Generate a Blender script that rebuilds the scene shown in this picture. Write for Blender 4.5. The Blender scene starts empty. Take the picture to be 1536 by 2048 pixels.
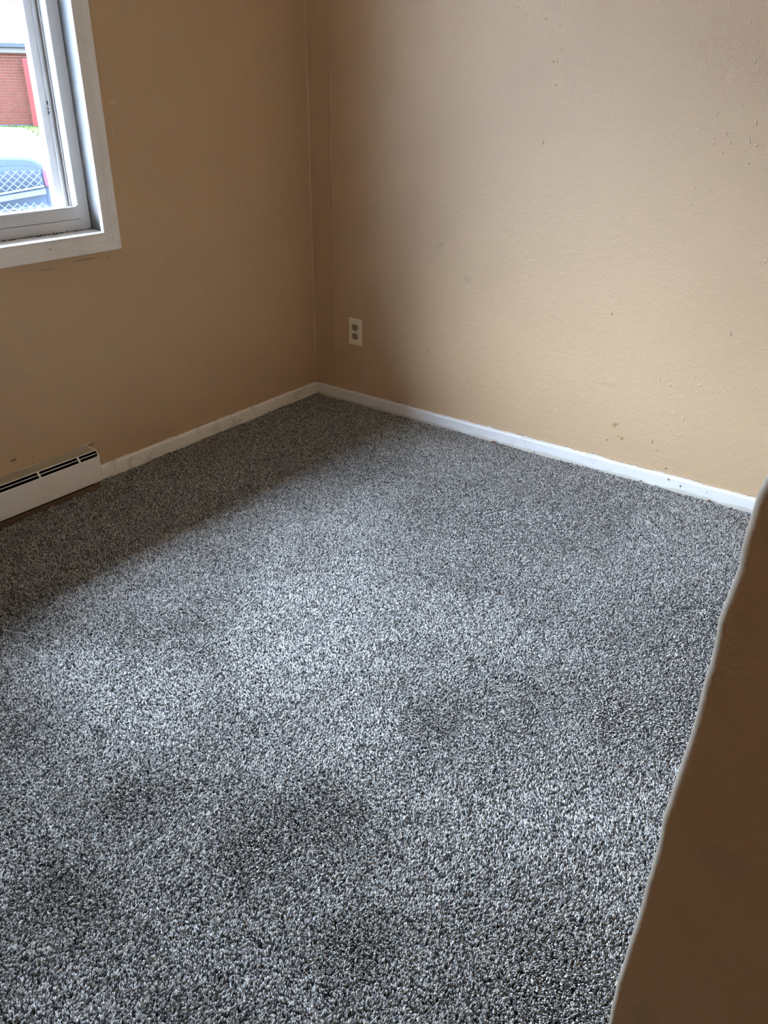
import bpy, bmesh, math, random
import numpy as np
from mathutils import Vector, Matrix
random.seed(7); rng = np.random.default_rng(7)
C = bpy.context.scene.collection

# ------------------------------------------------------------------ camera
cam_d = bpy.data.cameras.new('camera'); cam = bpy.data.objects.new('camera', cam_d); C.objects.link(cam)
cam_d.sensor_fit = 'VERTICAL'; cam_d.sensor_height = 24.0
cam_d.lens = 24.0 * 1607.36 / 2048.0
cam_d.clip_start = 0.02; cam_d.clip_end = 500
yaw, pitch, roll = 0.6305, -0.4877, 0.0131
fwd = Vector((math.cos(pitch)*math.cos(yaw), math.cos(pitch)*math.sin(yaw), math.sin(pitch)))
rgt0 = Vector((math.sin(yaw), -math.cos(yaw), 0)); up0 = rgt0.cross(fwd)
rgt = rgt0*math.cos(roll) + up0*math.sin(roll); upv = up0*math.cos(roll) - rgt0*math.sin(roll)
M = Matrix((rgt, upv, -fwd)).transposed().to_4x4(); M.translation = Vector((-2.6897, -2.3616, 1.2630))
cam.matrix_world = M
bpy.context.scene.camera = cam

# ------------------------------------------------------------------ sky, daylight through the window, exposure
SKY = (0.69, 0.87, 1.32)
world = bpy.data.worlds.new('overcast_sky'); bpy.context.scene.world = world; world.use_nodes = True
wn = world.node_tree; bg = wn.nodes['Background']
bg.inputs[0].default_value = (*SKY, 1); bg.inputs[1].default_value = 1.0
WX0, WX1, WZ0, WZ1 = -2.19, -1.020, 0.830, 2.04      # rough opening in the left wall
# overcast sky: zenith three times as bright as the horizon
wt = wn.nodes.new('ShaderNodeTexCoord'); ws = wn.nodes.new('ShaderNodeSeparateXYZ'); wn.links.new(wt.outputs['Generated'], ws.inputs[0])
wm = wn.nodes.new('ShaderNodeMapRange'); wm.inputs[3].default_value = .45; wm.inputs[4].default_value = 1.35
wn.links.new(ws.outputs['Z'], wm.inputs[0]); wn.links.new(wm.outputs[0], bg.inputs[1])
# sun veiled by thin cloud: a broad soft source, high beyond the window wall
sl = bpy.data.lights.new('veiled_sun', 'SUN'); sl.energy = 1.8; sl.angle = math.radians(80); sl.color = (0.78, 0.92, 1.18)
so = bpy.data.objects.new('veiled_sun', sl); C.objects.link(so)
SUN_EL, SUN_AZ = math.radians(55), math.radians(120)      # where the light comes from
sd = Vector((math.cos(SUN_EL)*math.cos(SUN_AZ), math.cos(SUN_EL)*math.sin(SUN_AZ), math.sin(SUN_EL)))
so.rotation_euler = sd.to_track_quat('Z', 'Y').to_euler()
pl = bpy.data.lights.new('window_portal', 'AREA'); pl.shape = 'RECTANGLE'
pl.size = WX1-WX0; pl.size_y = WZ1-WZ0; pl.cycles.is_portal = True
po = bpy.data.objects.new('window_portal', pl); C.objects.link(po)
po.location = ((WX0+WX1)/2, 0.19, (WZ0+WZ1)/2); po.rotation_euler = (-math.pi/2, 0, 0)
sc = bpy.context.scene
sc.view_settings.view_transform = 'Standard'; sc.view_settings.look = 'None'
sc.view_settings.gamma = 1.0; sc.view_settings.use_curve_mapping = False
sc.view_settings.exposure = 5.75
sc.cycles.use_denoising = True; sc.cycles.use_adaptive_sampling = True; sc.cycles.adaptive_threshold = .015
sc.cycles.diffuse_bounces = 8; sc.cycles.max_bounces = 12; sc.cycles.sample_clamp_indirect = 8
sc.cycles.caustics_reflective = False; sc.cycles.caustics_refractive = False

# ------------------------------------------------------------------ helpers
def new_mat(name):
    m = bpy.data.materials.new(name); m.use_nodes = True
    nt = m.node_tree; b = nt.nodes['Principled BSDF']
    return m, nt, b
def N(nt, t, **kw):
    n = nt.nodes.new(t)
    for k, v in kw.items():
        if k.startswith('i_'): n.inputs[int(k[2:])].default_value = v
        else: setattr(n, k, v)
    return n
def noise(nt, vec, scale, detail=3, rough=.5, dist=0):
    n = nt.nodes.new('ShaderNodeTexNoise'); n.inputs['Scale'].default_value = scale
    n.inputs['Detail'].default_value = detail; n.inputs['Roughness'].default_value = rough
    n.inputs['Distortion'].default_value = dist
    nt.links.new(vec, n.inputs['Vector']); return n.outputs['Fac']
def math_(nt, op, a, b=None, clamp=False):
    n = nt.nodes.new('ShaderNodeMath'); n.operation = op; n.use_clamp = clamp
    for i, v in enumerate((a, b)):
        if v is None: continue
        if isinstance(v, (int, float)): n.inputs[i].default_value = v
        else: nt.links.new(v, n.inputs[i])
    return n.outputs[0]
def ramp(nt, v, a, b, o0=0., o1=1.):
    n = nt.nodes.new('ShaderNodeMapRange'); n.clamp = True
    n.inputs[1].default_value = a; n.inputs[2].default_value = b
    n.inputs[3].default_value = o0; n.inputs[4].default_value = o1
    nt.links.new(v, n.inputs[0]); return n.outputs[0]
def mix(nt, fac, c1, c2):
    n = nt.nodes.new('ShaderNodeMix'); n.data_type = 'RGBA'
    if isinstance(fac, (int, float)): n.inputs[0].default_value = fac
    else: nt.links.new(fac, n.inputs[0])
    for i, c in ((6, c1), (7, c2)):
        if isinstance(c, tuple): n.inputs[i].default_value = (*c, 1)
        else: nt.links.new(c, n.inputs[i])
    return n.outputs[2]
def bump(nt, b, h, strength, dist, prev=None):
    n = nt.nodes.new('ShaderNodeBump'); n.inputs['Strength'].default_value = strength
    n.inputs['Distance'].default_value = dist
    nt.links.new(h, n.inputs['Height'])
    if prev: nt.links.new(prev, n.inputs['Normal'])
    if b: nt.links.new(n.outputs[0], b.inputs['Normal'])
    return n.outputs[0]
def objvec(nt):
    return nt.nodes.new('ShaderNodeTexCoord').outputs['Object']
def simple(name, col, rough=.6, metal=0., var=.06, scale=30, bs=0., spec=.5):
    m, nt, b = new_mat(name); v = objvec(nt)
    f = noise(nt, v, scale, 4)
    c2 = tuple(max(0, c*(1-var*2)) for c in col); c1 = tuple(min(1, c*(1+var)) for c in col)
    nt.links.new(mix(nt, f, c1, c2), b.inputs['Base Color'])
    b.inputs['Specular IOR Level'].default_value = spec; b.inputs['Roughness'].default_value = rough; b.inputs['Metallic'].default_value = metal
    if bs: bump(nt, b, noise(nt, v, scale*4, 3), bs, .002)
    return m
def spots(nt, v, lst):
    """soft-edged flat marks: (centre, (rx,ry,rz)) ellipsoids in object space -> mask"""
    out = None
    w = nt.nodes.new('ShaderNodeTexNoise'); w.inputs['Scale'].default_value = 220; nt.links.new(v, w.inputs['Vector'])
    for c, r in lst:
        mp = nt.nodes.new('ShaderNodeMapping'); mp.vector_type = 'POINT'
        mp.inputs['Scale'].default_value = tuple(1/x for x in r)
        mp.inputs['Location'].default_value = tuple(-c[i]/r[i] for i in range(3))
        nt.links.new(v, mp.inputs['Vector'])
        ln = nt.nodes.new('ShaderNodeVectorMath'); ln.operation = 'LENGTH'; nt.links.new(mp.outputs[0], ln.inputs[0])
        d = math_(nt, 'ADD', ln.outputs['Value'], math_(nt, 'MULTIPLY', math_(nt, 'SUBTRACT', w.outputs['Fac'], .5), 1.2))
        k = ramp(nt, d, .75, 1.15, 1, 0)
        out = k if out is None else math_(nt, 'MAXIMUM', out, k)
    return out

def bx(bm, lo, hi):
    x0, y0, z0 = lo; x1, y1, z1 = hi
    vs = [bm.verts.new(p) for p in ((x0,y0,z0),(x1,y0,z0),(x1,y1,z0),(x0,y1,z0),(x0,y0,z1),(x1,y0,z1),(x1,y1,z1),(x0,y1,z1))]
    for f in ((0,3,2,1),(4,5,6,7),(0,1,5,4),(1,2,6,5),(2,3,7,6),(3,0,4,7)):
        bm.faces.new([vs[i] for i in f])
def prism(bm, loop, ax, a, b):
    """extrude a closed 2-D loop along axis ax from a to b (other two axes in order)"""
    def P(q, t):
        c = list(q); c.insert(ax, t); return c
    v0 = [bm.verts.new(P(q, a)) for q in loop]; v1 = [bm.verts.new(P(q, b)) for q in loop]
    n = len(loop)
    for i in range(n): bm.faces.new((v0[i], v0[(i+1) % n], v1[(i+1) % n], v1[i]))
    bm.faces.new(v0); bm.faces.new(v1[::-1])
def obj(name, bm, mat, parent=None, bevel=0, smooth=False, loc=None):
    bmesh.ops.recalc_face_normals(bm, faces=bm.faces)
    me = bpy.data.meshes.new(name); bm.to_mesh(me); bm.free()
    o = bpy.data.objects.new(name, me); C.objects.link(o); me.materials.append(mat)
    if smooth: me.shade_smooth()
    if bevel:
        m = o.modifiers.new('bevel', 'BEVEL'); m.width = bevel; m.segments = 2; m.limit_method = 'ANGLE'
    if parent: o.parent = parent
    if loc: o.location = loc
    return o
def empty(name, loc=(0,0,0), rz=0):
    o = bpy.data.objects.new(name, None); o.empty_display_size = .1; C.objects.link(o)
    o.location = loc; o.rotation_euler = (0, 0, rz); return o
def tag(o, label, cat, group=None, kind=None):
    o['label'] = label; o['category'] = cat
    if group: o['group'] = group
    if kind: o['kind'] = kind
    return o
def struct(o, label=None):
    o['kind'] = 'structure'
    if label: o['label'] = label
    return o
def member(rect, side, prof, gap=0.0):
    """mitred frame member. rect = inner (x0,x1,z0,z1); prof = closed loop of (u outward, y)"""
    x0, x1, z0, z1 = rect; bm = bmesh.new(); A = []; B = []
    for u, y in prof:
        X0, X1, Z0, Z1 = x0-u, x1+u, z0-u, z1+u
        p, q = {'bottom': ((X0+gap, y, Z0), (X1-gap, y, Z0)), 'top': ((X0+gap, y, Z1), (X1-gap, y, Z1)),
                'left': ((X0, y, Z0+gap), (X0, y, Z1-gap)), 'right': ((X1, y, Z0+gap), (X1, y, Z1-gap))}[side]
        A.append(bm.verts.new(p)); B.append(bm.verts.new(q))
    n = len(prof)
    for i in range(n): bm.faces.new((A[i], A[(i+1) % n], B[(i+1) % n], B[i]))
    bm.faces.new(A); bm.faces.new(B[::-1])
    return bm
SIDES = ('bottom', 'top', 'left', 'right')

# ------------------------------------------------------------------ materials
WALL = (0.59, 0.40, 0.226)
def wall_mat(name, brown=[], pale=[], rust=[], grey=[], seam=None, base_axis_z=True, col=WALL):
    m, nt, b = new_mat(name); v = objvec(nt)
    sep = nt.nodes.new('ShaderNodeSeparateXYZ'); nt.links.new(v, sep.inputs[0])
    big = noise(nt, v, 1.6, 3); c = mix(nt, ramp(nt, big, .3, .7), tuple(x*.97 for x in col), tuple(x*1.03 for x in col))
    sm = noise(nt, v, 6, 4); c = mix(nt, ramp(nt, sm, .58, .75, 0, .12), c, (col[0]*.93, col[1]*.92, col[2]*.9))
    if base_axis_z:       # ragged white brush marks above the skirting, thin brown line of old caulk
        rag = noise(nt, v, 28, 5, .7)
        lim = math_(nt, 'ADD', ramp(nt, rag, .3, .75, -.004, .011), .0505)
        k = ramp(nt, math_(nt, 'SUBTRACT', sep.outputs['Z'], lim), 0, .0015, 1, 0)
        c = mix(nt, math_(nt, 'MULTIPLY', k, .75), c, (.74, .70, .62))
        k2 = ramp(nt, math_(nt, 'SUBTRACT', sep.outputs['Z'], math_(nt, 'ADD', lim, .0015)), 0, .002, 1, 0)
        k2 = math_(nt, 'MULTIPLY', math_(nt, 'SUBTRACT', k2, k), ramp(nt, noise(nt, v, 14, 3), .45, .6))
        c = mix(nt, k2, c, (.22, .13, .06))
    for lst, cc, a in ((brown, (.12, .07, .035), .65), (pale, (.80, .68, .52), .55), (rust, (.36, .19, .07), .7), (grey, (.33, .27, .2), .22)):
        if lst: c = mix(nt, math_(nt, 'MULTIPLY', spots(nt, v, lst), a), c, cc)
    nt.links.new(c, b.inputs['Base Color'])
    b.inputs['Roughness'].default_value = .55; b.inputs['Specular IOR Level'].default_value = .35
    # roller texture + paint flakes and drips
    fine = noise(nt, v, 150, 3, .55)
    mid = noise(nt, v, 45, 3, .5)
    vo = nt.nodes.new('ShaderNodeTexVoronoi'); vo.inputs['Scale'].default_value = 34; vo.inputs['Randomness'].default_value = 1
    mp = nt.nodes.new('ShaderNodeMapping'); mp.inputs['Scale'].default_value = (1.4, 1.4, .8); mp.inputs['Rotation'].default_value = (.5, .5, 0)
    nt.links.new(v, mp.inputs[0])
    wv = nt.nodes.new('ShaderNodeVectorMath'); wv.operation = 'ADD'
    nn = nt.nodes.new('ShaderNodeTexNoise'); nn.inputs['Scale'].default_value = 40; nt.links.new(v, nn.inputs['Vector'])
    sc_ = nt.nodes.new('ShaderNodeVectorMath'); sc_.operation = 'SCALE'; sc_.inputs['Scale'].default_value = .03
    nt.links.new(nn.outputs['Color'], sc_.inputs[0]); nt.links.new(mp.outputs[0], wv.inputs[0]); nt.links.new(sc_.outputs[0], wv.inputs[1])
    nt.links.new(wv.outputs[0], vo.inputs['Vector'])
    flake = ramp(nt, vo.outputs['Distance'], .08, .20, 1, 0)
    patch = ramp(nt, noise(nt, v, 4, 3, .6), .50, .68)
    flake = math_(nt, 'MULTIPLY', flake, patch)
    hgt = math_(nt, 'ADD', math_(nt, 'MULTIPLY', fine, .35), math_(nt, 'MULTIPLY', mid, .45))
    hgt = math_(nt, 'ADD', hgt, math_(nt, 'MULTIPLY', flake, .5))
    if seam is not None:
        ax, pos = seam
        d = math_(nt, 'ABSOLUTE', math_(nt, 'SUBTRACT', sep.outputs[ax], pos))
        hgt = math_(nt, 'ADD', hgt, ramp(nt, d, 0, .004, .5, 0))
    bump(nt, b, hgt, .8, .0055)
    return m

def R3(r, ax): return (r, r, r)
right_marks_brown = [((0,-1.572,.158),(.01,.003,.006)), ((0,-1.409,.124),(.01,.004,.003)), ((0,-1.595,.132),(.01,.003,.003)),
    ((0,-1.636,.073),(.01,.006,.0035)), ((0,-1.038,1.10),(.01,.002,.007)), ((0,-1.046,1.337),(.01,.003,.003)),
    ((0,-.608,.306),(.01,.0016,.008)), ((0,-.622,.302),(.01,.0016,.005)), ((0,-.813,.224),(.01,.0018,.002)),
    ((0,-1.756,.576),(.01,.002,.007)), ((0,-1.437,.193),(.01,.003,.004))]
right_rust = [((0,-1.427,.187),(.01,.0075,.0085)), ((0,-1.462,.143),(.01,.0075,.0075)), ((0,-1.447,.149),(.01,.004,.004)), ((0,-1.358,.579),(.01,.005,.005))]
right_grey = [((0,-.646,.731),(.01,.024,.018)), ((0,-.774,.615),(.01,.02,.014)), ((0,-1.38,.33),(.01,.05,.006))]
left_pale = [((-.470,0,1.177),(.0022,.01,.011)), ((-.456,0,1.189),(.003,.01,.003)), ((-.938,0,1.126),(.002,.01,.012)), ((-.924,0,1.207),(.012,.01,.003)),
    ((-1.226,0,.146),(.03,.01,.004))]
left_brown = [((-1.024,0,.753),(.003,.01,.003)), ((-1.11,0,.7555),(.045,.01,.0018)), ((-1.25,0,.745),(.03,.01,.001)), ((-1.421,0,.172),(.003,.01,.003)),
    ((-1.487,0,.181),(.012,.01,.005)), ((-1.20,0,.140),(.014,.01,.004))]
M_wall_r = wall_mat('right_wall_paint', brown=right_marks_brown, rust=right_rust, grey=right_grey, seam=('Y', -.110))
M_wall_l = wall_mat('left_wall_paint', brown=left_brown, pale=left_pale)
M_wall = wall_mat('beige_wall_paint', base_axis_z=False)
M_part = wall_mat('partition_paint', base_axis_z=False, grey=[((-2.25,-2.33,.80),(.01,.02,.012)), ((-2.25,-2.31,.60),(.01,.012,.02))])
M_ceil = simple('ceiling_paint', (.60, .50, .36), .8, bs=.3)

def trim_mat(name, col=(.80,.79,.75), dirt=.35, dots=None, lowband=False, scale=18):
    m, nt, b = new_mat(name); v = objvec(nt)
    f = noise(nt, v, scale, 5, .65, .6)
    c = mix(nt, ramp(nt, f, .52, .75, 0, dirt), col, (.42, .33, .22))
    f2 = noise(nt, v, 160, 2); c = mix(nt, ramp(nt, f2, .66, .74, 0, dirt), c, (.13, .10, .07))
    if lowband:
        sep = nt.nodes.new('ShaderNodeSeparateXYZ'); nt.links.new(v, sep.inputs[0])
        lim = ramp(nt, noise(nt, v, 9, 4), .3, .7, .004, .016)
        k = ramp(nt, math_(nt, 'SUBTRACT', sep.outputs['Z'], lim), -.002, .003, .75, 0)
        c = mix(nt, k, c, (.62, .56, .42))
    if dots: c = mix(nt, math_(nt, 'MULTIPLY', spots(nt, v, dots), .85), c, (.12, .07, .04))
    nt.links.new(c, b.inputs['Base Color']); b.inputs['Roughness'].default_value = .42
    bump(nt, b, noise(nt, v, 60, 4), .35, .0015)
    return m
M_base_r = trim_mat('right_baseboard_paint', (.85,.815,.765), .18, lowband=True,
    dots=[((-.012,-1.655,.04),(.01,.004,.004)), ((-.012,-1.70,.027),(.01,.0045,.004)), ((-.012,-1.56,.006),(.01,.005,.004)), ((-.012,-1.79,.03),(.01,.002,.002)), ((-.012,-1.13,.004),(.01,.005,.003))])
M_base_l = trim_mat('left_baseboard_paint', (.95,.90,.82), .7)
M_casing = trim_mat('window_casing_paint', (.88,.82,.75), .22, scale=9, dots=[((-1.235,-.014,.806),(.005,.01,.0016))])
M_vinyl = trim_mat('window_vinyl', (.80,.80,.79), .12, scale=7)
M_jamb = trim_mat('grey_jamb_paint', (.155,.155,.145), .25, scale=12)  # low grey base colour over the whole jamb
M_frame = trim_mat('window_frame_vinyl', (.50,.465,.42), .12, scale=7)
M_sill = trim_mat('dirty_sill_paint', (.72,.66,.58), .6, scale=30)
M_heater = trim_mat('heater_enamel', (.92,.86,.77), .12, scale=8)
M_heatertop = trim_mat('heater_top_enamel', (.50,.45,.32), .5, scale=26)
M_black = simple('heater_cavity_black', (.012,.010,.010), .9)
M_dirt = simple('dirt_crumb', (.045,.028,.016), .95, var=.3, scale=300)
M_chip = simple('reddish_chip', (.22,.07,.035), .8, var=.2, scale=400)
M_plate = simple('ivory_plastic', (.90,.80,.58), .4, var=.04)
M_recept = simple('brown_receptacle_plastic', (.42,.32,.20), .45, var=.08, scale=200)
M_slot = simple('socket_slot_black', (.015,.01,.008), .8)
M_screw = simple('screw_metal', (.55,.5,.4), .4, .7)

# glass: thin clear pane
m, nt, b = new_mat('window_glass'); nt.nodes.remove(b); out = nt.nodes['Material Output']
tr = N(nt, 'ShaderNodeBsdfTransparent'); tr.inputs[0].default_value = (.93,.96,.96,1)
gl = N(nt, 'ShaderNodeBsdfGlossy'); gl.inputs['Roughness'].default_value = .03
lw = N(nt, 'ShaderNodeLayerWeight'); lw.inputs['Blend'].default_value = .5
fr = math_(nt, 'ADD', math_(nt, 'MULTIPLY', math_(nt, 'POWER', lw.outputs['Facing'], 5.), .5), .03)
mx = N(nt, 'ShaderNodeMixShader'); nt.links.new(fr, mx.inputs[0]); nt.links.new(tr.outputs[0], mx.inputs[1]); nt.links.new(gl.outputs[0], mx.inputs[2])
nt.links.new(mx.outputs[0], out.inputs[0]); M_glass = m

# carpet yarn: salt-and-pepper grey, one shade per tuft
m, nt, b = new_mat('carpet_yarn')
at = N(nt, 'ShaderNodeAttribute', attribute_type='INSTANCER', attribute_name='shade')
ak = N(nt, 'ShaderNodeAttribute', attribute_type='GEOMETRY', attribute_name='tuft')
shade = math_(nt, 'FRACT', math_(nt, 'ADD', math_(nt, 'MULTIPLY', math_(nt, 'ADD', ak.outputs['Fac'], 1.), math_(nt, 'MULTIPLY', at.outputs['Fac'], 9.7)), ak.outputs['Fac']))
cr = N(nt, 'ShaderNodeValToRGB'); nt.links.new(shade, cr.inputs[0])
e = cr.color_ramp.elements
e[0].position = 0; e[0].color = (.035,.033,.030,1); e[1].position = 1; e[1].color = (.80,.752,.665,1)
for p_, c_ in ((.25,(.10,.094,.084,1)), (.5,(.29,.274,.244,1)), (.78,(.54,.509,.453,1))):
    q = e.new(p_); q.color = c_
nt.links.new(cr.outputs[0], b.inputs['Base Color'])
b.inputs['Roughness'].default_value = .75; b.inputs['Specular IOR Level'].default_value = .25
b.inputs['Sheen Weight'].default_value = .0
M_yarn = m
M_backing = simple('carpet_backing', (.07,.067,.065), .95, var=.3, scale=200)

# ------------------------------------------------------------------ setting: floor, walls, ceiling
RX0, RY0, CH = -3.70, -3.60, 2.42
bm = bmesh.new(); bx(bm, (RX0-.12, RY0-.12, -.14), (.12, .20, -.012)); struct(obj('floor', bm, M_backing))
bm = bmesh.new(); bx(bm, (RX0-.12, RY0-.12, CH), (.12, .20, CH+.12)); struct(obj('ceiling', bm, M_ceil))
bm = bmesh.new()
for lo, hi in (((RX0-.12,0,-.012),(WX0,.16,CH)), ((WX1,0,-.012),(.12,.16,CH)), ((WX0,0,-.012),(WX1,.16,WZ0)), ((WX0,0,WZ1),(WX1,.16,CH))): bx(bm, lo, hi)
struct(obj('wall_left', bm, M_wall_l))
bm = bmesh.new(); bx(bm, (0, RY0-.12, -.012), (.12, 0, CH)); struct(obj('wall_right', bm, M_wall_r))
bm = bmesh.new(); bx(bm, (RX0-.12, RY0-.12, -.012), (0, RY0, CH)); struct(obj('wall_back', bm, M_wall))
bm = bmesh.new(); bx(bm, (RX0-.12, RY0, -.012), (RX0, 0, CH)); struct(obj('wall_far_left', bm, M_wall))
# caulked inside corner: narrow rounded fillet
bm = bmesh.new(); r = .005
prism(bm, [(0,0),(0,-r)] + [(-r+r*math.cos(t), -r+r*math.sin(t)) for t in [math.radians(a) for a in (15,35,55,75)]] + [(-r,0)], 2, .05, CH)
M_caulk = simple('corner_caulk_paint', (.64,.46,.28), .5, scale=60)
struct(obj('trim_1', bm, M_caulk, smooth=False))

# partition with hand-plastered rounded corner near the camera
px, th = -2.25, .115
edge = [(0,-2.276),(.30,-2.278),(.56,-2.283),(.615,-2.2822),(.645,-2.2835),(.67,-2.2838),(.696,-2.286),(.74,-2.2862),(.79,-2.2868),(.81,-2.2862),(.85,-2.2882),(.877,-2.2898),(.90,-2.2905),(.93,-2.2905),(.95,-2.2912),(.968,-2.2902),(.98,-2.2893),(.991,-2.2902),(1.009,-2.2922),(1.019,-2.2930),(1.04,-2.2922),(1.057,-2.2930),(1.068,-2.2940),(1.076,-2.2952),(1.084,-2.2985),(1.10,-2.301),(1.16,-2.302),(CH,-2.302)]
ez, ey = [q[0] for q in edge], [q[1] for q in edge]
bm = bmesh.new(); rows = []
zs = np.concatenate([np.arange(-.012, 1.3, .008), np.arange(1.3, CH, .08), [CH]])
nz = rng.normal(0, 1, len(zs)); nz = np.convolve(nz, [.25,.5,.25], 'same')
for z, q in zip(zs, nz):
    y1 = float(np.interp(z, ez, ey)) + q*.0004
    rr = .0056
    prof = [(px, RY0)] + [(px, y1-.25), (px, y1-.08), (px-.0015, y1-.03)]
    prof += [(px-.0015+rr-rr*math.cos(t), y1-rr+rr*math.sin(t)) for t in [math.radians(a) for a in (0,18,36,54,72,90)]]
    prof += [(px+th-rr, y1), (px+th, y1-rr), (px+th, RY0)]
    rows.append([bm.verts.new((x, y, float(z))) for x, y in prof])
for a, b_ in zip(rows, rows[1:]):
    for i in range(len(a)-1):
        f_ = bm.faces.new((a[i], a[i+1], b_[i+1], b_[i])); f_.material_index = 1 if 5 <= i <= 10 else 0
bm.faces.new(rows[0][::-1]); bm.faces.new(rows[-1])
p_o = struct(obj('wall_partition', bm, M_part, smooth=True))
p_o.data.materials.append(simple('lit_corner_bead', (.62,.50,.33), .6, var=.1, scale=40, bs=.2))  # paler bead faces paint in the window light caught along the edge

# baseboards
def bb_profile(h, t): return [(0,-.012),(-t,-.012),(-t,h-.006),(-t+.0015,h-.0022),(-t+.005,h-.0004),(0,h)]
bm = bmesh.new(); prism(bm, bb_profile(.0503,.012), 1, RY0, 0); struct(obj('baseboard_right', bm, M_base_r))
bm = bmesh.new(); prism(bm, bb_profile(.0503,.012), 0, -1.215, -.0125); struct(obj('baseboard_left', bm, M_base_l))

# ------------------------------------------------------------------ window_1
W = struct(empty('window_1', ((WX0+WX1)/2, 0, WZ0))); Winv = Matrix.Translation(-Vector(W.location))
def wpart(name, bm, mat, parent=None, bevel=0, smooth=False):
    o = obj(name, bm, mat, None, bevel, smooth)
    if parent is None: o.parent = W; o.matrix_parent_inverse = Winv
    else: o.parent = parent
    return o
inner = (WX0+.013, -1.033, .832, WZ1-.013)
casprof = [(0,.001),(0,-.0105),(.0015,-.0125),(.0040,-.0125),(.0052,-.0105),(.0058,-.0085),(.0068,-.0085),(.0085,-.0095),
           (.020,-.0115),(.030,-.0125),(.0315,-.0140),(.0400,-.0155),(.0450,-.0175),(.0490,-.0182),(.0555,-.0178),(.0583,-.0160),(.0587,.001)]
for s in SIDES: wpart('casing', member(inner, s, casprof, .0004), M_casing)
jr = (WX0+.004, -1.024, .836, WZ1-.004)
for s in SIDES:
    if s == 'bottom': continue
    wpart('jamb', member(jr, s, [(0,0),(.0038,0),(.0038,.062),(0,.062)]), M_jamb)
bm = bmesh.new(); prism(bm, [(-.0005,.8322),(.064,.8345),(.064,.8301),(-.0005,.8301)][::-1], 0, WX0+.004, WX1-.003); wpart('sill', bm, M_sill)
# master frame: outer edge meets the jamb
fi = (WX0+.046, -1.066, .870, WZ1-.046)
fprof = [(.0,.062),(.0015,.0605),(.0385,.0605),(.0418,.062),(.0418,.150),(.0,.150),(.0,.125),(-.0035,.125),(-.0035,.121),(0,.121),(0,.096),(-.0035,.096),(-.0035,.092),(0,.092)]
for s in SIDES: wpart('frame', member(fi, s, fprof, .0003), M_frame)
# inner rail that holds the track along the bottom
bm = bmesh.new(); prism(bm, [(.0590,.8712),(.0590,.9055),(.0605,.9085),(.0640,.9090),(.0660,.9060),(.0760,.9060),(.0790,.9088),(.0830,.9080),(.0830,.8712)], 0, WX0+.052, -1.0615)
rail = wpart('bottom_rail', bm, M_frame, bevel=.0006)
bm = bmesh.new(); bx(bm, (-1.0745,.0590,.9085), (-1.0622,.0635,.9135)); wpart('latch_tab', bm, M_vinyl, bevel=.001)
# sliding sashes on the outer track
def sash(x0, x1, y0, name='sash'):
    z0, z1 = .874, WZ1-.050
    ri = (x0+.040, x1-.040, z0+.030, z1-.040)
    root = wpart(name, member(ri, 'bottom', [(0,y0),(.0300,y0),(.0300,y0+.026),(0,y0+.026)], .0002), M_vinyl)
    sp = [(0,y0+.004),(.0015,y0+.002),(.0265,y0+.002),(.0285,y0-.003),(.0330,y0-.003),(.0335,y0+.003),(.0385,y0+.003),(.0398,y0),(.0398,y0+.026),(0,y0+.026)]
    for s in ('top', 'left', 'right'): wpart('stile', member(ri, s, sp, .0002), M_vinyl, root)
    bm = bmesh.new(); bx(bm, (ri[0]-.004, y0+.012, ri[2]-.004), (ri[1]+.004, y0+.016, ri[3]+.004)); wpart('pane', bm, M_glass, root)
    bm = bmesh.new()
    for z, w in ((1.205,.010),(1.188,.003),(1.178,.008)): bx(bm, (x1-.0150, y0-.0012, z-w/2), (x1-.0137, y0+.0022, z+w/2))
    wpart('latch_mark', bm, M_slot, root)
    return root
sash(-1.66, -1.0705, .104)
sash(WX0+.050, -1.62, .068+.006)
# dirt crumbs along the joint between sill and frame
bm = bmesh.new()
for i in range(420):
    x = -1.026 - random.random()*1.1; y = .0605 - abs(random.gauss(0,.0022)); z = .8350 + abs(random.gauss(0,.0012))
    rr = random.uniform(.0006,.0017)
    mt = Matrix.Translation((x,y,z)) @ Matrix.Rotation(random.random()*3,4,'Y') @ Matrix.Diagonal((rr*random.uniform(1,2.2),rr,rr*.8,1))
    bmesh.ops.create_icosphere(bm, subdivisions=1, radius=1, matrix=mt)
for x, y, z, s in ((-1.163,.050,.8365,.0035),(-1.172,.052,.8362,.0028),(-1.225,.052,.8362,.003),(-1.232,.055,.836,.0022),(-1.205,.055,.836,.002)):
    bmesh.ops.create_icosphere(bm, subdivisions=1, radius=1, matrix=Matrix.Translation((x,y,z))@Matrix.Diagonal((s*1.5,s*.8,s*.6,1)))
for i in range(70):   # dark mould up the corner between jamb and frame
    z = .836 + random.random()**1.6*.10; rr = random.uniform(.0006,.0013)
    bmesh.ops.create_icosphere(bm, subdivisions=1, radius=1, matrix=Matrix.Translation((-1.0246,.0600,z))@Matrix.Diagonal((rr,rr,rr*3,1)))
g = wpart('dirt', bm, M_dirt); g['kind'] = 'stuff'; g['label'] = 'black dirt along the sill joint'

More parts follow.
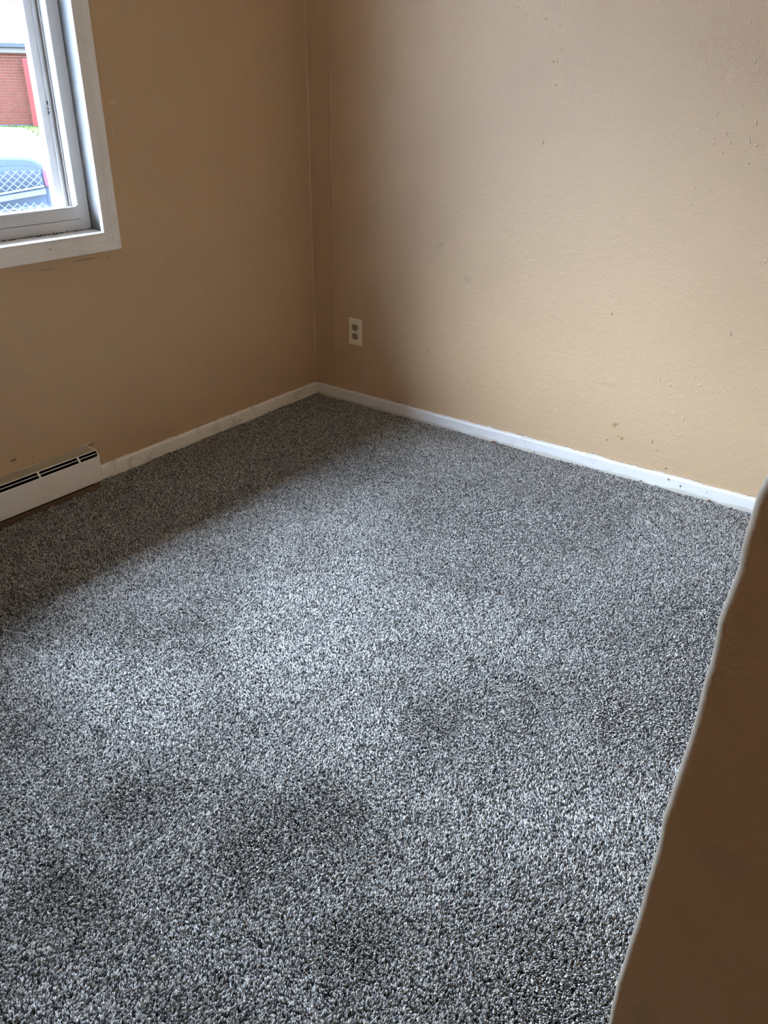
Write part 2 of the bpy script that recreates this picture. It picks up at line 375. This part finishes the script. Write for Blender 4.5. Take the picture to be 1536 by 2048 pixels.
# ------------------------------------------------------------------ outlet on the right wall
oy, oz = -.2001, .2669; ow, oh = .0700, .1143
O = empty('wall_outlet', (0, oy-ow/2, oz+oh/2))
tag(O, 'ivory duplex power outlet with brown sockets, low on right wall near the corner', 'outlet')
bm = bmesh.new(); w2, h2 = ow/2, oh/2
lo_ = [bm.verts.new((0,-w2,-h2)),bm.verts.new((0,w2,-h2)),bm.verts.new((0,w2,h2)),bm.verts.new((0,-w2,h2))]
mi_ = [bm.verts.new((-.003,-w2,-h2)),bm.verts.new((-.003,w2,-h2)),bm.verts.new((-.003,w2,h2)),bm.verts.new((-.003,-w2,h2))]
hi_ = [bm.verts.new((-.0058,-w2+.004,-h2+.004)),bm.verts.new((-.0058,w2-.004,-h2+.004)),bm.verts.new((-.0058,w2-.004,h2-.004)),bm.verts.new((-.0058,-w2+.004,h2-.004))]
for A_, B_ in ((lo_,mi_),(mi_,hi_)):
    for i in range(4): bm.faces.new((A_[i],A_[(i+1)%4],B_[(i+1)%4],B_[i]))
bm.faces.new(hi_); bm.faces.new(lo_[::-1]); obj('face_plate', bm, M_plate, O, bevel=.0008)
for zc in (.0195, -.0195):
    loop = []
    for k in range(32):
        a = 2*math.pi*k/32; y = .0172*math.cos(a); z = .0172*math.sin(a); z = max(-.0138, min(.0138, z)); loop.append((y, zc+z))
    bm = bmesh.new(); prism(bm, loop, 0, -.0074, -.0050); rc = obj('receptacle', bm, M_recept, O, bevel=.0006); rc['label'] = 'brown three-hole socket face'
    for yy, hh in ((.0064,.0072),(-.0064,.0088)):
        bm = bmesh.new(); bx(bm, (-.0078, yy-.0013, zc+.0035-hh/2), (-.0073, yy+.0013, zc+.0035+hh/2)); obj('slot', bm, M_slot, rc)
    bm = bmesh.new(); prism(bm, [(.0026*math.cos(a), zc-.0078+.0028*math.sin(a)) for a in np.linspace(0,2*math.pi,14)[:-1]], 0, -.0078, -.0073); obj('ground_hole', bm, M_slot, rc)
bm = bmesh.new(); prism(bm, [(.003*math.cos(a), .003*math.sin(a)) for a in np.linspace(0,2*math.pi,14)[:-1]], 0, -.0066, -.0050); obj('screw', bm, M_screw, O)

# ------------------------------------------------------------------ baseboard heater
HX1, HX0 = -1.220, -2.62
H = empty('baseboard_heater', ((HX0+HX1)/2, 0, 0)); Hinv = Matrix.Translation(-Vector(H.location))
tag(H, 'long low white metal baseboard heater with black louvre slots, under the window', 'heater')
def hp(name, bm, mat, bevel=0, label=None, parent=None):
    o = obj(name, bm, mat, None, bevel); o.parent = parent or H
    if parent is None: o.matrix_parent_inverse = Hinv
    if label: o['label'] = label
    return o
bm = bmesh.new(); prism(bm, [(-.0005,.1405),(-.0505,.1395),(-.0520,.1375),(-.0505,.1370),(-.0005,.1375)], 0, HX0, HX1); hp('top_panel', bm, M_heatertop, label='dusty stained top of the heater')
bm = bmesh.new(); prism(bm, [(-.0635,.1205),(-.0650,.1190),(-.0650,.0285),(-.0620,.0265),(-.0600,.0280),(-.0630,.0300),(-.0630,.1170),(-.0620,.1190)], 0, HX0, HX1); hp('front_cover', bm, M_heater)
bm = bmesh.new(); bx(bm, (HX0,-.0075,-.010), (HX1,-.0005,.137)); hp('back_panel', bm, M_black)
bm = bmesh.new(); bx(bm, (HX0,-.054,-.010), (HX1-.004,-.050,.018)); hp('base_strip', bm, simple('stained_brown_metal', (.20,.12,.07), .7, var=.3, scale=25))
bm = bmesh.new(); bx(bm, (HX1-.0065,-.0600,.022), (HX1-.0038,-.0008,.1372)); hp('end_shade_plate', bm, M_black)  # added black plate, stands in for shade at the end of the slots
bm = bmesh.new(); bx(bm, (HX0+.01,-.048,.045), (HX1-.01,-.012,.095)); hp('heating_element', bm, M_black)
bm = bmesh.new(); prism(bm, [(-.0005,.1410),(-.0490,.1402),(-.0530,.1385),(-.0645,.1215),(-.0655,.1180),(-.0655,.0270),(-.050,.0150),(-.046,-.010),(-.0005,-.010)], 0, HX1-.0035, HX1+.0015); hp('end_cap', bm, M_heater, .0008)
bm = bmesh.new(); prism(bm, [(-.0005,.1410),(-.0490,.1402),(-.0530,.1385),(-.0645,.1215),(-.0655,.1180),(-.0655,.0270),(-.050,.0150),(-.046,-.010),(-.0005,-.010)], 0, HX0-.0015, HX0+.0035); hp('end_cap', bm, M_heater, .0008)
# louvre: one long bar down the middle of the slot, upper lip, and short dividers
a0, a1 = Vector((-.0525,.1380)), Vector((-.0645,.1200))
def slopebar(t0, t1, x0, x1, thick=.0012):
    p, q = a0.lerp(a1, t0), a0.lerp(a1, t1); n = Vector((-.83,.55))*thick
    bm = bmesh.new(); prism(bm, [tuple(p),tuple(q),tuple(q+n),tuple(p+n)], 0, x0, x1); return bm
hp('grille_bar', slopebar(.44,.55,HX0,HX1), M_heater)
hp('grille_lip', slopebar(-.06,.05,HX0,HX1), M_heater)
x = -1.295
while x > HX0+.05:
    hp('grille_divider', slopebar(0,1,x-.0035,x+.0035,.0016), M_heater); x -= .1495
# ragged caulk along the top, against the wall
bm = bmesh.new(); n = 150; pv = None
for i in range(n+1):
    x = HX0 + (HX1-HX0)*i/n; h = .1415+abs(random.gauss(0,.0016)); d = .002+abs(random.gauss(0,.0018))
    cur = [bm.verts.new((x,0.0,h+.0015)), bm.verts.new((x,-d*.6,h)), bm.verts.new((x,-d-.002,.1403))]
    if pv:
        for j in range(2): bm.faces.new((pv[j],pv[j+1],cur[j+1],cur[j]))
    pv = cur
hp('caulk', bm, M_heatertop)

# ------------------------------------------------------------------ small debris
def chip(name, loc, size, mat, label, grp=None, rz=0):
    bm = bmesh.new(); bmesh.ops.create_icosphere(bm, subdivisions=2, radius=1)
    for v_ in bm.verts: v_.co *= random.uniform(.75,1.15)
    for v_ in bm.verts: v_.co = Vector((v_.co.x*size[0], v_.co.y*size[1], v_.co.z*size[2]))
    o = obj(name, bm, mat, loc=loc); o.rotation_euler = (0,0,rz); tag(o, label, 'debris', grp); return o
chip('paint_chip', (-.0180,-.955,.0035), (.0035,.014,.0035), M_chip, 'long reddish-brown chip on the carpet at right baseboard, midway along it')
chip('paint_chip.001', (-.0185,-1.806,.0040), (.0050,.0065,.0045), M_chip, 'round reddish-brown crumb at right baseboard, nearest the partition')

# ------------------------------------------------------------------ carpet pile (one object, nobody could count it)
sp = .0050
xs = np.arange(-3.15, -.010, sp); ys = np.arange(-2.95, -.010, sp)
X, Y = np.meshgrid(xs, ys); X = X.ravel() + rng.uniform(-.42,.42,X.size)*sp; Y = Y.ravel() + rng.uniform(-.42,.42,Y.size)*sp
keep = (X < -.0135) & (Y < -.0135) & ~((X > px-.006) & (X < px+th+.004) & (Y < -2.262))
keep &= ~((X < HX1+.004) & (Y > -.0545))
X, Y = X[keep], Y[keep]; n = X.size
def vnoise(x, y, s, seed):      # smooth value noise
    r = np.random.default_rng(seed).uniform(-1,1,(128,128)); u, v = x/s+64, y/s+64
    i, j = np.floor(u).astype(int), np.floor(v).astype(int); f, g_ = u-i, v-j; f = f*f*(3-2*f); g_ = g_*g_*(3-2*g_)
    i %= 127; j %= 127
    return (r[i,j]*(1-f)+r[i+1,j]*f)*(1-g_)+(r[i,j+1]*(1-f)+r[i+1,j+1]*f)*g_
# pile leans: broad brushed areas and footprints; widest leans put light and shade into the floor
lx = .55*vnoise(X,Y,.34,1)+.35*vnoise(X,Y,.13,2)+.22*vnoise(X,Y,.05,3)
ly = .55*vnoise(X,Y,.30,4)+.40*vnoise(X,Y,.12,5)+.22*vnoise(X,Y,.05,6)
lx *= .55; ly *= .55
for x0, y0, r_, a_ in ((-1.34,-1.07,.20,.45),(-1.85,-1.04,.20,.45),(-1.67,-1.53,.12,.35),(-1.17,-1.55,.16,.3),(-1.5,-1.3,.16,.3),(-1.70,-1.77,.08,.3),(-1.94,-.84,.10,.3),(-1.61,-1.96,.10,.3),
                       (-2.0,-1.56,.07,-.6),(-1.87,-1.64,.09,-.6),(-1.74,-.88,.10,-.4),(-1.27,-1.95,.06,-.7),(-1.22,-2.06,.06,-.6),(-1.3,-.80,.10,-.3),(-2.26,-1.35,.08,-.5),(-1.51,-1.64,.07,-.5),
                       (-1.32,-1.73,.09,-.4),(-2.04,-1.83,.07,-.5),(-1.9,-2.11,.08,-.5),(-2.05,-1.26,.10,-.35),(-.45,-1.3,.35,-.7),(-.85,-2.0,.25,-.35),(-.5,-.7,.22,-.55),(-1.75,-2.0,.5,.32),(-2.25,-1.6,.4,.25)):
    g_ = a_*np.exp(-((X-x0)**2+(Y-y0)**2)/(r_*r_)); lx += g_; ly -= g_
tilt_x = ly*1.1 + rng.normal(0,.24,n) ; tilt_y = lx*1.1 + rng.normal(0,.24,n)
spin = rng.uniform(0,2*math.pi,n)          # spin the clump first, then lean it
ca, sa, cb, sb, cc, ss = np.cos(tilt_x), np.sin(tilt_x), np.cos(tilt_y), np.sin(tilt_y), np.cos(spin), np.sin(spin)
m00 = cb*cc+sb*sa*ss; m10 = ca*ss; m20 = -sb*cc+cb*sa*ss; m21 = sb*ss+cb*sa*cc; m22 = cb*ca
rot = np.stack([np.arctan2(m21,m22), -np.arcsin(np.clip(m20,-1,1)), np.arctan2(m10,m00)],1).astype(np.float32)
scl = np.stack([rng.uniform(.9,1.15,n), rng.uniform(.9,1.15,n), rng.uniform(.85,1.15,n)],1).astype(np.float32)
Z = -.0022 + .0022*vnoise(X,Y,.10,7) + .0010*vnoise(X,Y,.03,8) + rng.normal(0,.0007,n)
shade = np.clip(rng.uniform(0,1,n) ,0,1).astype(np.float32)
me = bpy.data.meshes.new('carpet'); me.vertices.add(n)
me.vertices.foreach_set('co', np.stack([X,Y,Z],1).astype(np.float32).ravel())
for nm, t, arr in (('rot','FLOAT_VECTOR',rot),('scl','FLOAT_VECTOR',scl),('shade','FLOAT',shade)):
    a_ = me.attributes.new(nm, t, 'POINT'); a_.data.foreach_set('vector' if t!='FLOAT' else 'value', arr.ravel())
me.materials.append(M_yarn)
carpet = bpy.data.objects.new('carpet', me); C.objects.link(carpet)
tag(carpet, 'mottled salt-and-pepper grey cut-pile carpet covering the floor', 'carpet', kind='stuff')
ng = bpy.data.node_groups.new('carpet_pile', 'GeometryNodeTree')
ng.interface.new_socket('Geometry', in_out='INPUT', socket_type='NodeSocketGeometry'); ng.interface.new_socket('Geometry', in_out='OUTPUT', socket_type='NodeSocketGeometry')
gi = ng.nodes.new('NodeGroupInput'); go = ng.nodes.new('NodeGroupOutput')
jn = ng.nodes.new('GeometryNodeJoinGeometry'); sm = ng.nodes.new('GeometryNodeSetShadeSmooth'); smt = ng.nodes.new('GeometryNodeSetMaterial'); smt.inputs['Material'].default_value = M_yarn
for k, (tx_, ty_, tz_, rx_, ry_, hh_) in enumerate(((-.00125,-.00115,.0004,.10,-.12,.0046), (.0012,-.0013,-.0009,.16,.14,.0043), (-.0011,.0013,-.0003,-.15,-.08,.0048), (.0013,.0012,.0008,-.08,.16,.0045))):
    ico = ng.nodes.new('GeometryNodeMeshIcoSphere'); ico.inputs['Radius'].default_value = 1; ico.inputs['Subdivisions'].default_value = 1
    tr_ = ng.nodes.new('GeometryNodeTransform'); tr_.inputs['Translation'].default_value = (tx_, ty_, tz_); tr_.inputs['Rotation'].default_value = (rx_, ry_, k*.7)
    tr_.inputs['Scale'].default_value = (.00155, .00155, hh_)
    st_ = ng.nodes.new('GeometryNodeStoreNamedAttribute'); st_.data_type = 'FLOAT'; st_.domain = 'POINT'; st_.inputs['Name'].default_value = 'tuft'; st_.inputs['Value'].default_value = k*.271
    ng.links.new(ico.outputs[0], tr_.inputs[0]); ng.links.new(tr_.outputs[0], st_.inputs[0]); ng.links.new(st_.outputs[0], jn.inputs[0])
iop = ng.nodes.new('GeometryNodeInstanceOnPoints')
def named(nm):
    q = ng.nodes.new('GeometryNodeInputNamedAttribute'); q.data_type = 'FLOAT_VECTOR'; q.inputs[0].default_value = nm; return q.outputs[0]
e2r = ng.nodes.new('FunctionNodeEulerToRotation')
L = ng.links.new
L(gi.outputs[0], iop.inputs['Points']); L(jn.outputs[0], sm.inputs[0]); L(sm.outputs[0], smt.inputs[0]); L(smt.outputs[0], iop.inputs['Instance'])
L(named('rot'), e2r.inputs[0]); L(e2r.outputs[0], iop.inputs['Rotation']); L(named('scl'), iop.inputs['Scale']); L(iop.outputs[0], go.inputs[0])
carpet.modifiers.new('pile', 'NODES').node_group = ng

# ------------------------------------------------------------------ outdoors, seen through the window
def frame_at(D):      # local frame: x to the right as seen from the room, y away, z up
    a = math.radians(58.5); return (-2.6897+D*math.cos(a), -2.3616+D*math.sin(a)), a-math.pi/2
M_pave = simple('pale_concrete', (.30,.295,.285), .9, var=.06, scale=1.5, spec=.1)
M_grassm = simple('lawn_green', (.022,.030,.006), .9, var=.35, scale=4, spec=.05)
M_brick = simple('brick_red', (.060,.0180,.0105), .9, var=.25, scale=9, spec=.05)
M_mortar = simple('mortar_grey', (.15,.098,.070), .95, spec=.05)
M_gutter = simple('gutter_grey', (.030,.033,.033), .7, spec=.05)
M_fascia = simple('fascia_cream', (.080,.072,.060), .8, spec=.05)
M_roofm = simple('pale_roofing', (.40,.40,.40), .8, var=.05, scale=2, spec=.1)
M_redpost = simple('red_painted_post', (.075,.015,.012), .8, spec=.05)
M_leaf = simple('tree_leaf', (.020,.034,.009), .8, var=.4, scale=3, spec=.05)
M_bark = simple('tree_bark', (.08,.055,.04), .95, var=.3, scale=20)
M_siding = simple('outside_siding', (.10,.085,.07), .9, spec=.1)
# eave above the window
bm = bmesh.new(); prism(bm, [(.16,2.30),(.86,2.26),(.86,2.42),(.16,2.90)], 0, RX0-1.2, 1.2); struct(obj('trim_2', bm, M_siding), 'roof eave above the window')
# ground: near pavement low, rising towards the lawn and the building
(cx, cy), rz = frame_at(0)
gp = [(.0+.9,-.80),(8,-.76),(16,-.35),(23.2,.08)]
G = empty('ground', (cx,cy,0), rz); struct(G)
bm = bmesh.new(); pr = []
for y, z in [(-1.2,-.80)]+gp: pr.append((bm.verts.new((-40,y,z)), bm.verts.new((40,y,z))))
for a_, b_ in zip(pr, pr[1:]): bm.faces.new((a_[0],a_[1],b_[1],b_[0]))
# keep the pavement outside the room: shift start beyond the outer wall face
pv_o = obj('pavement', bm, M_pave, G)
bm = bmesh.new()
pr = [(bm.verts.new((-40,y,z)), bm.verts.new((40,y,z))) for y, z in ((23.2,.08),(26.2,.15),(40,.2),(90,.2))]
for a_, b_ in zip(pr, pr[1:]): bm.faces.new((a_[0],a_[1],b_[1],b_[0]))
obj('lawn', bm, M_grassm, G)
# grass tufts along the near edge
bm = bmesh.new()
for i in range(2600):
    x = random.uniform(-9,6); y = random.uniform(23.1,26.6); z = .08+(y-23.2)*.023; h = random.uniform(.03,.09); a = random.random()*6.28; w = .02
    d = Vector((math.cos(a)*w, math.sin(a)*w, 0)); p = Vector((x,y,z-.01))
    bm.faces.new([bm.verts.new(p-d), bm.verts.new(p+d), bm.verts.new(p+Vector((random.gauss(0,.03),random.gauss(0,.03),h)))])
gb = obj('grass_blades', bm, M_grassm, G); gb['kind'] = 'stuff'

# brick building
(bx_, by_), rz = frame_at(27)
B = empty('brick_building', (bx_,by_,.1), rz)
tag(B, 'single-storey red brick building with pale roof, seen through the window', 'building')
BZ0, BZ1 = .08, 1.835     # local heights (origin at z=.1)
bm = bmesh.new(); bx(bm, (-9,.02,-.3), (1.6,6,BZ1)); obj('wall', bm, M_mortar, B)
bm = bmesh.new(); bx(bm, (-9.05,-.04,-.3), (1.65,.02,BZ0)); obj('foundation', bm, M_gutter, B)
bm = bmesh.new(); ch = .0725; nrow = int((BZ1-BZ0)/ch)
for r_ in range(nrow):
    z = BZ0+r_*ch; x = -9 + (.11 if r_ % 2 else 0)
    while x < 1.38:
        o_ = random.uniform(-.003,.004); bx(bm, (x+.006,-.010+o_,z+.009), (x+.214,.03,z+ch-.009)); x += .22
bk = obj('bricks', bm, M_brick, B); bk['kind'] = 'stuff'
bm = bmesh.new(); bx(bm, (-9.3,-.16,BZ1), (1.9,.06,BZ1+.110)); obj('fascia_board', bm, M_fascia, B)
bm = bmesh.new(); prism(bm, [(-.28,BZ1+.125),(-.30,BZ1+.225),(-.15,BZ1+.225),(-.15,BZ1+.110),(-.24,BZ1+.110)], 0, -9.4, 2.0); obj('gutter', bm, M_gutter, B)
bm = bmesh.new(); prism(bm, [(-.25,BZ1+.222),(6,BZ1+1.57),(12,BZ1+.30),(12,BZ1+.22),(6,BZ1+1.49)], 0, -9.4, 2.0); obj('roof', bm, M_roofm, B)
# red post
(bx2, by2), rz = frame_at(26.8)
P = empty('red_post', (bx2,by2,.1), rz); tag(P, 'tall red painted post standing at the brick wall outside', 'post')
bm = bmesh.new(); bx(bm, (.27,-.10,-.05), (.46,.04,1.70)); obj('shaft', bm, M_redpost, P, bevel=.01)
bm = bmesh.new(); bx(bm, (.24,-.13,-.05), (.49,.045,.02)); obj('base', bm, M_redpost, P)

# trees behind the roof
def tree(x, D, h, r, label):
    (tx, ty), rz = frame_at(D); T = empty('tree', (tx+x*math.sin(math.radians(58.5)), ty-x*math.cos(math.radians(58.5)), .2), random.random())
    tag(T, label, 'tree', 'trees behind the brick building')
    bm = bmesh.new(); bmesh.ops.create_cone(bm, segments=10, radius1=.22, radius2=.10, depth=h*.6, cap_ends=True, matrix=Matrix.Translation((0,0,h*.3))); obj('trunk', bm, M_bark, T)
    bm = bmesh.new()
    cl = [(random.gauss(0,r*.4),random.gauss(0,r*.4),h-r+random.uniform(-r*.6,r*.5),r*random.uniform(.4,.65)) for _ in range(9)]
    for i in range(2400):
        c0 = random.choice(cl); d = Vector((random.gauss(0,1),random.gauss(0,1),random.gauss(0,1))).normalized()*c0[3]*random.uniform(.7,1.05)
        p = Vector(c0[:3])+d; u = Vector((random.gauss(0,1),random.gauss(0,1),random.gauss(0,1))).normalized()*.11; w = d.normalized().cross(u).normalized()*.08
        bm.faces.new([bm.verts.new(p-u),bm.verts.new(p+w),bm.verts.new(p+u),bm.verts.new(p-w)])
    f_ = obj('foliage', bm, M_leaf, T); f_['kind'] = 'stuff'
tree(-3.5, 46, 7.5, 3.2, 'green leafy tree beyond the pale roof, left of the other')
tree(1.5, 44, 6.6, 2.8, 'green leafy tree beyond the pale roof, right of the other')

# parked van with wire-guarded rear window
M_van = simple('dark_blue_paint', (.026,.034,.045), .6, var=.05, spec=.06)
M_vglass = simple('tinted_glass', (.027,.036,.047), .5, spec=.06)
M_wire = simple('galvanised_wire', (.055,.067,.08), .6, spec=.1)
M_chrome = simple('silver_strip', (.08,.10,.11), .5, spec=.1)
M_strip = simple('pale_grey_panel', (.050,.060,.070), .6, spec=.05)
M_tail = simple('red_lens', (.060,.028,.034), .5, spec=.05)
M_rubber = simple('tyre_rubber', (.012,.012,.012), .85)
(vx, vy), rz = frame_at(6.2); VZ = -.785
V = empty('parked_van', (vx,vy,VZ), rz); tag(V, 'dark blue parked van with wire mesh over its rear window, right outside', 'van')
def zl(z): return z-VZ
def outline(inset=0):
    # right edge follows the photographed silhouette, mirrored for the other side
    R_ = [(.125,.02),(.125,.25),(.112,.45),(.106,.56),(.103,.64),(.099,.70),(.088,.745),(.066,.785),(.030,.812),(-.02,.825),(-.25,.832)]
    xc = -.72
    R2 = [(x-inset, z-inset*(1 if z>.7 else 0)) for x, z in R_]
    R2 = [(x, zl(z)) if z > .3 else (x, zl(z)) for x, z in R2]
    R2[0] = (R2[0][0], .28); 
    Lf = [(2*xc-x, z) for x, z in R2][::-1]
    return R2+Lf
bm = bmesh.new(); prism(bm, [(x,z) for x,z in outline()], 1, 0, 4.0); body = obj('body', bm, M_van, V, bevel=.02)
def arc_panel(pts, y0, y1):
    bm = bmesh.new(); prism(bm, pts, 1, y0, y1); return bm
win = [(-1.45,zl(.50)),(.066,zl(.50)),(.064,zl(.60)),(.060,zl(.70)),(.050,zl(.735)),(.02,zl(.757)),(-.05,zl(.765)),(-1.38,zl(.765)),(-1.46,zl(.72))]
g1 = obj('rear_window', arc_panel(win, -.012, .01), M_vglass, V)
win2 = [(-1.45,zl(.26)),(.070,zl(.26)),(.068,zl(.495)),(-1.45,zl(.495))]
g2 = obj('tailgate_panel', arc_panel(win2, -.010, .01), M_vglass, V)
# diamond wire screens, real wires clipped to their rectangles
def wires(x0, x1, z0, z1, step, y):
    bm = bmesh.new(); w = .0045
    for sgn in (1, -1):
        c = -6
        while c < 6:
            # line x = c + sgn*z*0.9
            pts = []
            za, zb = z0, z1; xa, xb = c+sgn*(za-z0)*1.15, c+sgn*(zb-z0)*1.15
            t0, t1 = 0., 1.
            dx = xb-xa
            for lo, hi in ((x0, x1),):
                ta, tb = (lo-xa)/dx, (hi-xa)/dx
                if ta > tb: ta, tb = tb, ta
                t0, t1 = max(t0, ta), min(t1, tb)
            if t1-t0 > .03:
                p = Vector((xa+dx*t0, y, za+(zb-za)*t0)); q = Vector((xa+dx*t1, y, za+(zb-za)*t1))
                n_ = (q-p).cross(Vector((0,1,0))).normalized()*w/2; k = Vector((0,w/2*(1.4 if sgn>0 else .8),0))
                vs = [bm.verts.new(v_) for v_ in (p-n_-k,p+n_-k,p+n_+k,p-n_+k,q-n_-k,q+n_-k,q+n_+k,q-n_+k)]
                for f in ((0,1,2,3),(7,6,5,4),(0,4,5,1),(1,5,6,2),(2,6,7,3),(3,7,4,0)): bm.faces.new([vs[i] for i in f])
            c += step
    return bm
o = obj('wire_screen', wires(-1.44,.055,zl(.62),zl(.745),.052,-.030), M_wire, V); o['kind'] = 'stuff'
o = obj('wire_screen', wires(-1.44,.064,zl(.27),zl(.545),.052,-.030), M_wire, V); o['kind'] = 'stuff'
# slanting silver bar and the pale panel under it
def slab(pts, y0, y1, mat, name, label=None):
    o = obj(name, arc_panel(pts, y0, y1), mat, V, bevel=.002)
    if label: o['label'] = label
slab([(-1.44,zl(.42)),(.063,zl(.643)),(.063,zl(.652)),(-1.44,zl(.432))], -.050, -.034, M_chrome, 'bar', 'silver bar')
slab([(-1.44,zl(.385)),(.068,zl(.598)),(.068,zl(.632)),(-1.44,zl(.415))], -.045, -.034, M_strip, 'bar_panel')
slab([(.072,zl(.64)),(.098,zl(.64)),(.096,zl(.70)),(.084,zl(.742)),(.070,zl(.752)),(.068,zl(.70))], -.012, .02, M_tail, 'tail_light', 'red tail light')
slab([(-1.512,zl(.64)),(-1.538,zl(.64)),(-1.536,zl(.70)),(-1.524,zl(.742)),(-1.51,zl(.752)),(-1.508,zl(.70))], -.012, .02, M_tail, 'tail_light', 'red tail light')
slab([(-1.55,.30),(.11,.30),(.11,.50),(-1.55,.50)], -.09, .02, M_van, 'bumper')
for x in (-.02, -1.42):
    for y in (.75, 3.25):
        bm = bmesh.new(); bmesh.ops.create_cone(bm, segments=28, radius1=.32, radius2=.32, depth=.2, cap_ends=True, matrix=Matrix.Translation((x,y,.315))@Matrix.Rotation(math.pi/2,4,'Y')); obj('wheel', bm, M_rubber, V, bevel=.03)
